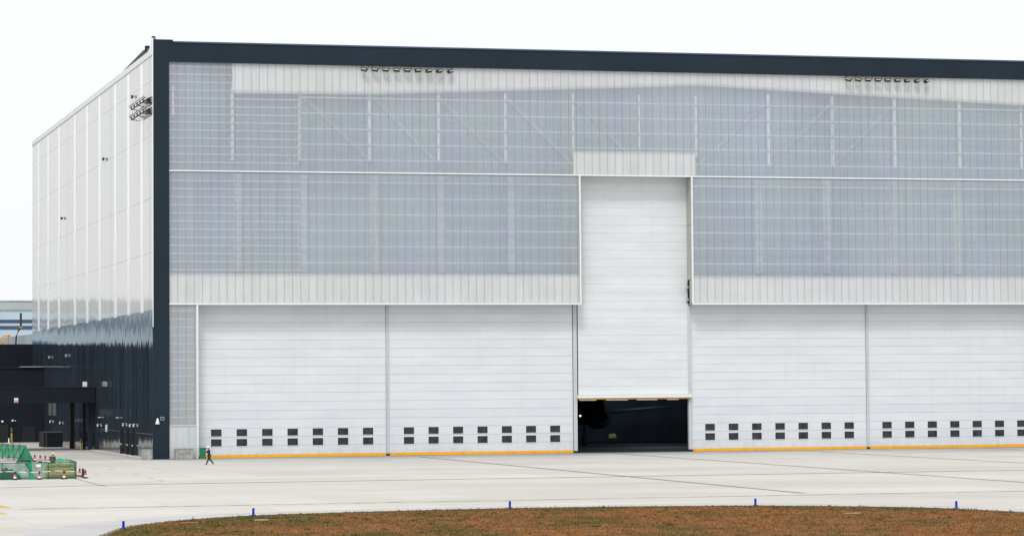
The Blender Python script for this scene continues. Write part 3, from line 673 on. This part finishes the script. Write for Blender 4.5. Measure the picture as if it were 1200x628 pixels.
# cones
CG='red and white traffic cones with black bases'
def make_cone(label):
    t=thing('traffic_cone',label,'traffic cone',group=CG)
    g=MB(); g.box(-.19,.19,-.19,.19,0,.06); g.build('base',M['blackc'],t,bevel=.015)
    g=MB(); g.lathe([(.155,.06),(.145,.14),(.125,.27),(.113,.34),(.09,.48),(.075,.58),(.05,.72),(.0,.735)],(0,0,0),14,mis=[3,1,0,0,3,3,3]); g.build('cone',[M['red'],M['whitep'],M['red'],M['blackc']],t)
    return t
cones=[(-20.9,-63.9,'traffic cone in front of the green net, leftmost of the three'),(-18.85,-63.9,'traffic cone in front of the green net, middle of the three'),(-16.75,-63.9,'traffic cone in front of the tan rolls, right one of the three'),
 (-14.75,-62.3,'nearest traffic cone of the group right of the net enclosure'),(-14.6,-56.9,'traffic cone right of the net enclosure, second from the net'),(-14.65,-54.0,'traffic cone touching the right edge of the net enclosure'),
 (-13.3,-1.0,'traffic cone behind the end post of the far green net'),(-12.85,-2.5,'far traffic cone leading the loose line behind the enclosure'),(-12.6,-5.5,'second far traffic cone of the loose line behind the enclosure'),(-12.35,-8.0,'third far traffic cone of the loose line behind the enclosure'),(-12.3,-12.0,'fourth far traffic cone of the loose line near the yellow helmet'),(-12.0,-13.0,'far traffic cone closest to the worker in the yellow helmet')]
c0=None
for x,y,l in cones:
    if c0 is None: c0=make_cone(l); c0.location=(x,y,0)
    else:
        o=dup(c0,(x,y,0),label=l,rz=random.uniform(0,1)); 
        if y>-40: o.scale=(1.05,1.05,1.05)
tag(MB().lathe([(.2,0),(.2,.06),(.13,.08),(.11,.72),(.05,.78),(0,.78)],(0,0,0),12).build('traffic_bollard',M['blackc'],None,(-14.62,-59.5,0)),'plain black rubber post between the traffic cones','post')

# blue edge markers
def make_marker(label):
    t=thing('edge_marker',label,'marker post',group='blue edge markers round the grass')
    MB().lathe([(.075,0.02),(.075,.42),(.06,.45),(0,.455)],(0,0,0),12).build('post',M['blue'],t)
    MB().lathe([(.18,0),(.18,.03),(.09,.05),(.0,.05)],(0,0,0),14).build('base',M['rubber'],t)
    return t
mk=[(-24.0,-156.0,'blue marker post at the left end of the grass, nearest the camera'),(-14.4,-142.3,'blue marker post on the grass kerb below the walking man'),(2.42,-138.8,'blue marker post at the middle of the grass kerb'),(17.6,-141.7,'blue marker post on the kerb below the right pair of doors'),(27.2,-150.9,'blue marker post at the right end of the grass')]
m0=None
for x,y,l in mk:
    if m0 is None: m0=make_marker(l); m0.location=(x,y,.07)
    else: dup(m0,(x,y,.07),label=l)
tag(MB().box(-.5,.5,-.3,.3,0,.055).build('cover_slab',mat('red_cover',(.36,.10,.07),.8,var=.2),None,(-19.5,-150.3,.05),bevel=.02),'flat faded red cover slab in the grass near the left markers','cover slab')
tag(MB().box(-.4,.4,-.2,.2,0,.05).build('cover_slab',mat('pale_cover',(.45,.42,.36),.8,var=.2),None,(-15.0,-148.4,.05),bevel=.02),'flat pale concrete slab in the grass below the second marker','cover slab')
tag(MB().box(-.5,.5,-.2,.2,0,.05).build('cover_slab',mat('pale_cover_tan',(.40,.33,.26),.8,var=.2),None,(19.0,-154.5,.05),bevel=.02),'flat tan slab in the dry grass toward the right','cover slab')

# ------------------------------------------------------------------ net enclosures
def net_sheet(p0,p1,h,nx,nz,amp,seed,thick=0):
    rnd=random.Random(seed); g=MB(); vs=[]; p0=Vector(p0); p1=Vector(p1); d=p1-p0; nrm=Vector((-d.y,d.x,0)).normalized()
    for j in range(nz+1):
        for i in range(nx+1):
            sag=.05*math.sin(math.pi*((i*5/nx)%1)) if j==nz else 0
            vs.append(p0+d*(i/nx)+Vector((0,0,h*j/nz-sag+.02))+nrm*(rnd.uniform(-amp,amp)))
    fs=[(j*(nx+1)+i,j*(nx+1)+i+1,(j+1)*(nx+1)+i+1,(j+1)*(nx+1)+i) for j in range(nz) for i in range(nx)]
    g.add(vs,fs,0,True); return g
E1=thing('net_enclosure','near green netting enclosure on dark poles with tape across its front','fence',(-19,-60,0)); EO=Vector((-19,-60,0))
h=1.42
cor=[(-27,-63.2),(-15.65,-63.2),(-15.25,-55.5),(-27,-55.5)]
for i in (0,1): 
    a=Vector((*cor[i],0))-EO; b=Vector((*cor[i+1],0))-EO
    net_sheet(a,b,h,40,6,.05,i).build('net',M['net'],E1)
for x in (-26.5,-24.2,-21.9,-19.5,-18.0,-15.65): MB().tube([(x-EO.x,-.1-3.1,0),(x-EO.x,-3.2,h+.06)],.035,6).build('post',M['darktarp'],E1)
MB().tube([(-15.25-EO.x,4.5,0),(-15.25-EO.x,4.5,h+.05)],.035,6).build('post',M['darktarp'],E1)
for z in (h,.12): MB().tube([(-27-EO.x,-3.2,z),(-15.65-EO.x,-3.2,z)],.03,6).build('rail',M['darktarp'],E1)
MB().tube([(-15.65-EO.x,-3.2,h),(-15.25-EO.x,4.5,h)],.03,6).build('rail',M['darktarp'],E1)
MB().tube([(-27-EO.x,4.5,h),(-15.25-EO.x,4.5,h)],.03,6).build('rail',M['darktarp'],E1)
# gathered net bundle and drape
g=MB(); g.tube([(-19.75-EO.x,-3.25,1.45),(-19.55-EO.x,-3.3,.9),(-19.5-EO.x,-3.3,.4),(-19.35-EO.x,-3.3,.05)],[.32,.13,.16,.3],8); g.build('gathered_net',M['netb'],E1)
g=MB()
for k,(x,w,hh) in enumerate(((-16.5,.45,.30),(-15.95,.3,.24),(-16.2,.7,.13))): g.lathe([(w,0),(w*.7,hh*.6),(w*.2,hh),(0,hh+.02)],(x-EO.x,1.5,h-.05),7)
g.build('net_heap',M['netb'],E1)
tp=MB(); tm=MB(); n=34
pts=[Vector((-27+i*(11.5/n)-EO.x,-3.55,.66+.05*math.sin(i*.5)-.0)) for i in range(n+1)]
for i in range(n):
    mi=1 if i%3==0 else 0; a,b=pts[i],pts[i+1]; tp.box(a.x,b.x,a.y-.004,a.y+.004,a.z-.028,a.z+.028,mi)
tag(tp.build('barrier_tape',[M['whitep'],M['red']],None,EO),'red and white striped tape strung along the front of the green net','tape')
# contents
g0=[]
for i,(z,y) in enumerate(((.30,-61.8),(.30,-61.0),(.78,-61.5),(.78,-60.7),(1.15,-61.6))):
    lab=['tan rolled matting, lowest front roll behind the green net','tan rolled matting, lowest rear roll behind the green net','tan rolled matting, middle front roll of the pile','tan rolled matting, middle rear roll of the pile','tan rolled matting, topmost roll of the pile'][i]
    g=MB(); r=[.30,.3,.24,.22,.15][i]; rn=random.Random(i)
    pts=[(-18.0+k*.29,y+rn.uniform(-.04,.04),z+rn.uniform(-.03,.03)) for k in range(9)]; g.tube(pts,[r*rn.uniform(.85,1.05) for _ in pts],10)
    tag(g.build('matting_roll',M['tan']),lab,'matting roll','tan matting rolls stacked in the enclosure')
def heap(name,label,cat,m,x0,x1,y0,y1,h,seed):
    rn=random.Random(seed); nx,ny=16,6; vs=[]
    for j in range(ny+1):
        for i in range(nx+1):
            e=math.sin(math.pi*i/nx)**.5*math.sin(math.pi*j/ny)**.5
            vs.append((x0+(x1-x0)*i/nx,y0+(y1-y0)*j/ny,.02+h*e*rn.uniform(.6,1.1)))
    fs=[(j*(nx+1)+i,j*(nx+1)+i+1,(j+1)*(nx+1)+i+1,(j+1)*(nx+1)+i) for j in range(ny) for i in range(nx)]
    g=MB(); g.add(vs,fs,0,True); return tag(g.build(name,M[m]),label,cat)
heap('plastic_sheet_pile','crumpled pale plastic sheeting heaped inside the near enclosure','sheeting','sheet',-24.5,-18.3,-62.6,-58.5,.85,5)
heap('tarpaulin','dark green tarpaulin lump at the left inside the near enclosure','tarpaulin','darktarp',-22.6,-20.2,-62.9,-61.0,.95,8)
tag(MB().box(-.2,.2,-.01,.01,0,.22).build('notice',M['whitep'],None,(-18.85,-63.28,1.05)),'small white notice hung on the near green net','notice')
# far net fence
E2=thing('net_fence','bright green net fence with rusty diagonal poles further back at left','fence',(-14.3,7,0)); EO2=Vector((-14.3,7,0))
A0=Vector((-16.2,24,0))-EO2; B0=Vector((-13.5,.5,0))-EO2
net_sheet(A0+Vector((0,0,.2)),B0+Vector((0,0,.2)),1.45,46,5,.07,11).build('net',M['netb'],E2)
for k in range(9):
    p=A0.lerp(B0,k/8); MB().tube([p,p+Vector((0,0,1.85 if k%2 else 1.7))],.04,6).build('post',M['pole'],E2)
    if k<7:
        q=A0.lerp(B0,(k+1)/8); MB().tube([p+Vector((-.08,-.08,.1)),q+Vector((-.08,-.08,1.6))],.03,6).build('brace',M['pole'],E2)
for z in (.22,1.62): MB().tube([A0+Vector((0,0,z)),B0+Vector((0,0,z))],.035,6).build('rail',M['pole'],E2)
# drape running down to the near side
g=MB(); 
P=[Vector((-13.5,.5,1.7)),Vector((-13.6,.2,0)),Vector((-15.5,-9,.02)),Vector((-14.6,-5,.3)),Vector((-13.0,-3.5,.05))]
P=[p-EO2 for p in P]; g.add(P,[(0,1,2),(0,2,3),(0,3,4),(0,4,1)],0,False); g.build('drape',M['net2'],E2)

# ------------------------------------------------------------------ people
def skin_obj(name,verts,edges,radii,m,parent,root=0,sub=2):
    me=bpy.data.meshes.new(name); me.from_pydata([tuple(v) for v in verts],edges,[]); me.update()
    o=bpy.data.objects.new(name,me); COL.objects.link(o); o.parent=parent
    sk=o.modifiers.new('skin','SKIN'); sk.use_smooth_shade=True
    sv=me.skin_vertices[0].data
    for i,r in enumerate(radii): sv[i].radius=(r,r) if not isinstance(r,tuple) else r; sv[i].use_root=(i==root)
    s=o.modifiers.new('sub','SUBSURF'); s.levels=sub; s.render_levels=sub
    me.materials.append(m); return o
def person(label,loc,rz,J,top,trou,helmet,vest=False,group=None):
    """J: joints, figure faces -Y, x = its left/right"""
    t=thing('person',label,'person',loc,rz,group)
    V=Vector; j={k:V(v) for k,v in J.items()}
    names=['pelvis','waist','chest','neck','headb','headc','shL','elL','wrL','shR','elR','wrR','hipL','knL','anL','toL','hipR','knR','anR','toR']
    base=dict(pelvis=.12,waist=.115,chest=.14,neck=.055,headb=.07,headc=.095,shL=.06,elL=.045,wrL=.03,shR=.06,elR=.045,wrR=.03,hipL=.085,knL=.058,anL=.04,toL=.035,hipR=.085,knR=.058,anR=.04,toR=.035)
    E=[('pelvis','waist'),('waist','chest'),('chest','neck'),('neck','headb'),('headb','headc'),('chest','shL'),('shL','elL'),('elL','wrL'),('chest','shR'),('shR','elR'),('elR','wrR'),('pelvis','hipL'),('hipL','knL'),('knL','anL'),('anL','toL'),('pelvis','hipR'),('hipR','knR'),('knR','anR'),('anR','toR')]
    vs=[j[n] for n in names]; rad=[base[n]*.86 if n not in('headb','headc','neck','wrL','wrR') else base[n] for n in names]
    ed=[(names.index(a),names.index(b)) for a,b in E]
    for s in ('L','R'):   # palm
        w=j['wr'+s]; d=(w-j['el'+s]).normalized(); pi=len(vs); vs.append(w+d*.07); rad.append((.035,.02)); ed.append((names.index('wr'+s),pi))
    b=skin_obj('body',vs,ed,rad,M['skin'],t)
    # fingers and face, fixed to the body
    f=MB()
    for s in ('L','R'):
        w=j['wr'+s]; d=(w-j['el'+s]).normalized(); side=d.cross(V((0,1,0))).normalized() if abs(d.y)<.9 else V((1,0,0)); curl=side.cross(d)
        for k,(ofs,l) in enumerate(((-.028,.065),(-.009,.078),(.009,.072),(.028,.055))):
            a=w+d*.09+side*ofs; f.tube([a,a+d*l*.5+curl*.005,a+d*l*.85+curl*.03],[.009,.008,.006],6)
        a=w+d*.04+side*.03; f.tube([a,a+side*.035+d*.03,a+side*.045+d*.06],[.011,.009,.007],6)
    f.build('hand_fingers',M['skin'],b)
    hc=j['headc']; F=(j['toL']-j['anL']); F.z=0; F=F.normalized(); S=V((-F.y,F.x,0))
    f=MB(); f.lathe([(0,-.03),(.016,-.015),(.01,.03),(0,.04)],hc+F*.1+V((0,0,-.01)),8); f.build('nose',M['skin'],b)
    for s in (-1,1):
        f=MB(); f.lathe([(0,-.012),(.012,0),(0,.012)],hc+F*.09+S*.034*s+V((0,0,.015)),8); f.build('eye',M['hair'],b)
        f=MB(); f.lathe([(0,-.03),(.014,0),(0,.03)],hc+S*.1*s,8); f.build('ear',M['skin'],b)
    f=MB(); f.lathe([(0,-.006),(.02,0),(0,.006)],hc+F*.088+V((0,0,-.05)),8); f.build('mouth',M['red'],b)
    f=MB(); f.lathe([(.108,-.02),(.112,.04),(.08,.11),(0,.13)],hc-F*.012,12); f.build('hair',M['hair'],t)
    # clothes
    tn=['pelvis','waist','chest','shL','elL','wrL','shR','elR','wrR','neck']; tr=[.15,.145,.165,.085,.065,.048,.085,.065,.048,.075]
    te=[(0,1),(1,2),(2,3),(3,4),(4,5),(2,6),(6,7),(7,8),(2,9)]
    tv=[j[n].copy() for n in tn]; tv[9]=j['chest'].lerp(j['neck'],.75)
    for w,e in ((5,'elL'),(8,'elR')): tv[w]=tv[w].lerp(j[e],.12)
    jk=skin_obj('jacket',tv,te,tr,top,t)
    ln=['pelvis','hipL','knL','anL','hipR','knR','anR']; lr=[.145,.115,.088,.07,.115,.088,.07]
    skin_obj('trousers',[j[n] for n in ln],[(0,1),(1,2),(2,3),(0,4),(4,5),(5,6)],lr,trou,t)
    for s in ('L','R'):
        a=j['an'+s]; b2=j['to'+s]; d=(b2-a); skin_obj('shoe',[a-d*.35+V((0,0,-.035)),a+V((0,0,-.02)),b2+V((0,0,-.01))],[(0,1),(1,2)],[.045,.052,.042],M['rubber'],t,0,1)
    if helmet:
        f=MB(); f.lathe([(.155,.035),(.135,.045),(.13,.09),(.10,.15),(.05,.175),(0,.18)],hc-F*.005,16); f.lathe([(.13,.03),(.155,.035)],hc,16)
        f.build('helmet',helmet,t)
    if vest:
        f=MB(); c,p=j['chest'],j['waist']
        for s in (-1,1): f.tube([c+S*.09*s+F*.17+V((0,0,.1)),c+S*.09*s+F*.18,p+S*.09*s+F*.165],.028,6); f.tube([c+S*.09*s-F*.17+V((0,0,.1)),p+S*.09*s-F*.165],.028,6)
        f.build('reflective_strip',M['silver'],t); c2=V((0,0,0))
    return t
stand=dict(pelvis=(0,0,.93),waist=(0,0,1.1),chest=(0,0,1.33),neck=(0,-.01,1.48),headb=(0,-.02,1.55),headc=(0,-.025,1.63),shL=(.19,0,1.4),elL=(.25,.02,1.13),wrL=(.22,-.06,.9),shR=(-.19,0,1.4),elR=(-.25,.02,1.13),wrR=(-.22,-.06,.9),
  hipL=(.1,0,.88),knL=(.11,-.02,.48),anL=(.11,.02,.08),toL=(.12,-.14,.05),hipR=(-.1,0,.88),knR=(-.11,-.02,.48),anR=(-.11,.02,.08),toR=(-.12,-.14,.05))
walk=dict(stand); walk.update(dict(pelvis=(0,.02,.92),waist=(0,0,1.09),chest=(0,-.02,1.33),neck=(0,-.05,1.48),headb=(0,-.07,1.55),headc=(0,-.085,1.63),
  shL=(.18,-.04,1.4),elL=(.24,-.10,1.14),wrL=(.16,-.02,.92),shR=(-.18,0,1.4),elR=(-.25,-.12,1.16),wrR=(-.16,-.34,1.30),
  hipL=(.09,.02,.87),knL=(.09,-.12,.48),anL=(.09,-.30,.08),toL=(.09,-.45,.06),hipR=(-.09,.02,.87),knR=(-.09,.16,.49),anR=(-.09,.48,.16),toR=(-.09,.38,.05)))
person('man in dark navy jacket and white helmet walking left across the apron',(2.0,-25,0),R(-78),walk,M['navycloth'],M['trouser'],M['helmet_w']).scale=(1.04,1.04,1.04)
person('worker in dark clothes and yellow helmet behind the green net',(-15.3,-42,0),R(160),stand,M['olive'],M['trouser'],M['helmet_y'])
person('worker in hi-vis vest with reflective straps inside the dark open hangar, left one',(62.65,37,0),R(20),stand,M['hiviz'],M['trouser'],None,True)
person('worker in hi-vis vest with reflective straps inside the dark open hangar, right one',(63.25,37.6,0),R(-20),stand,M['hiviz'],M['trouser'],None,True)

# ------------------------------------------------------------------ aircraft inside
P_=thing('airliner','airliner toned dark as if unlit, parked deep inside the open hangar, engine just visible','aircraft',(58,24,0))
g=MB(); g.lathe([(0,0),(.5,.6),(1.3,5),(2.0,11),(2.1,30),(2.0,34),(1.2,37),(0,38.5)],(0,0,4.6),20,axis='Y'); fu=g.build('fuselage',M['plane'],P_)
for s in (-1,1):
    g=MB(); g.add([(s*1.8,13,3.6),(s*1.8,20,3.6),(s*17,10.5,5.2),(s*17,9,5.2),(s*1.8,13,4.0),(s*1.8,20,4.1),(s*17,10.5,5.35),(s*17,9,5.3)],[(0,1,2,3),(7,6,5,4),(0,4,5,1),(1,5,6,2),(2,6,7,3),(3,7,4,0)]); g.build('wing',M['plane'],P_)
    g=MB(); g.lathe([(.5,-.4),(.75,0),(1.25,.1),(1.5,1.5),(1.55,3.2),(1.35,4.2),(1.2,4.3),(.3,3.6)],(s*2.8,10,3.65),24,axis='Y'); g.build('engine',M['plane'],P_)
    g=MB(); g.tube([(s*2.4,17,0.5),(s*2.4,17,3.8)],.14,8); g.tube([(s*2.2,17,.55),(s*2.7,17,.55)],.55,14); g.build('landing_gear',M['rubber'],P_)
g=MB(); g.add([(-.15,1,5),(-.15,7,6),(-.05,2.5,13),(-.05,0,13),(.15,1,5),(.15,7,6),(.05,2.5,13),(.05,0,13)],[(0,1,2,3),(7,6,5,4),(0,4,5,1),(1,5,6,2),(2,6,7,3),(3,7,4,0)]); g.build('tail_fin',M['plane'],P_)
g=MB(); g.lathe([(0,-.13),(.11,-.07),(.11,.07),(0,.13)],(0,0,0),10); lo_=g.build('work_lamp',[M['lamp']],None,(50.2,8,4.1)); tag(lo_,'small lit lamp glowing high in the dark opening at its left side','lamp')
g=MB(); g.lathe([(0,-.1),(.1,-.05),(.1,.05),(0,.1)],(0,0,0),10); tag(g.build('work_lamp',[M['lamp']],None,(62.1,3.0,2.6)),'tiny amber lamp at the right jamb of the open doorway','lamp')

for nm,loc,e in (('lamp_and_fill_light',(50.4,8.5,4.1),60),('lamp_and_fill_light',(66,27,6),750),('lamp_and_fill_light',(68,42,8),500)):  # first is the work lamp; the other two are added unseen fill
    pl=bpy.data.lights.new(nm,'POINT'); pl.energy=e; pl.color=(.75,.88,1); pl.shadow_soft_size=.4; po=bpy.data.objects.new(nm,pl); po.location=loc; COL.objects.link(po)
# ------------------------------------------------------------------ camera
cam_d=bpy.data.cameras.new('camera'); cam_o=bpy.data.objects.new('camera',cam_d); COL.objects.link(cam_o)
cam_d.sensor_fit='HORIZONTAL'; cam_d.sensor_width=36; cam_d.lens=104.117; cam_d.shift_y=-.03717; cam_d.clip_end=20000; cam_d.clip_start=1
yaw,ph,roll=R(15.0915),R(2.97268),-.007535
fw=Vector((math.sin(yaw)*math.cos(ph),math.cos(yaw)*math.cos(ph),math.sin(ph))); rt=Vector((math.cos(yaw),-math.sin(yaw),0)); up=rt.cross(fw)
# roll: image x axis turned
c,s=math.cos(roll),math.sin(roll)
rx=rt*c+up*s; ux=up*c-rt*s
mw=Matrix((rx,ux,-fw)).transposed().to_4x4(); mw.translation=Vector((-45.6087,-317.908,7.8018)); cam_o.matrix_world=mw
scene.camera=cam_o

# ------------------------------------------------------------------ light
w=bpy.data.worlds.new('World'); scene.world=w; w.use_nodes=True; nt=w.node_tree; bg=nt.nodes['Background']
sk=nt.nodes.new('ShaderNodeTexSky'); sk.sky_type='NISHITA'; sk.sun_disc=False
EL,AZ=R(52),R(205)     # sun high behind the camera's left shoulder
sk.sun_elevation=EL; sk.sun_rotation=AZ; sk.dust_density=4; sk.air_density=1; sk.ozone_density=1
mx=nt.nodes.new('ShaderNodeMix'); mx.data_type='RGBA'; mx.inputs[0].default_value=.88; nt.links.new(sk.outputs[0],mx.inputs[6]); mx.inputs[7].default_value=(7.6,7.75,7.95,1)
tcw=nt.nodes.new('ShaderNodeTexCoord'); mpw=nt.nodes.new('ShaderNodeMapping'); mpw.inputs['Scale'].default_value=(1,1,2.5); nw=nt.nodes.new('ShaderNodeTexNoise'); nw.inputs['Scale'].default_value=3.5; nw.inputs['Detail'].default_value=5
nt.links.new(tcw.outputs['Generated'],mpw.inputs[0]); nt.links.new(mpw.outputs[0],nw.inputs[0]); nt.links.new(mixc(nt,rng(nt,nw.outputs[0],.35,.65,0,1),(7.5,7.68,7.85),(7.9,7.95,8.0)),mx.inputs[7])
nt.links.new(mx.outputs[2],bg.inputs[0]); bg.inputs[1].default_value=.0945
sl=bpy.data.lights.new('sun','SUN'); sl.energy=1.1; sl.angle=R(14); sl.color=(1,.97,.93); so=bpy.data.objects.new('sun',sl); COL.objects.link(so)
sd=Vector((math.sin(AZ)*math.cos(EL),math.cos(AZ)*math.cos(EL),math.sin(EL)))
so.rotation_euler=sd.to_track_quat('Z','Y').to_euler()
vs=scene.view_settings; vs.view_transform='Standard'; vs.look='None'; vs.gamma=1; vs.use_curve_mapping=False; vs.exposure=.55
scene.cycles.max_bounces=8; scene.cycles.transparent_max_bounces=12
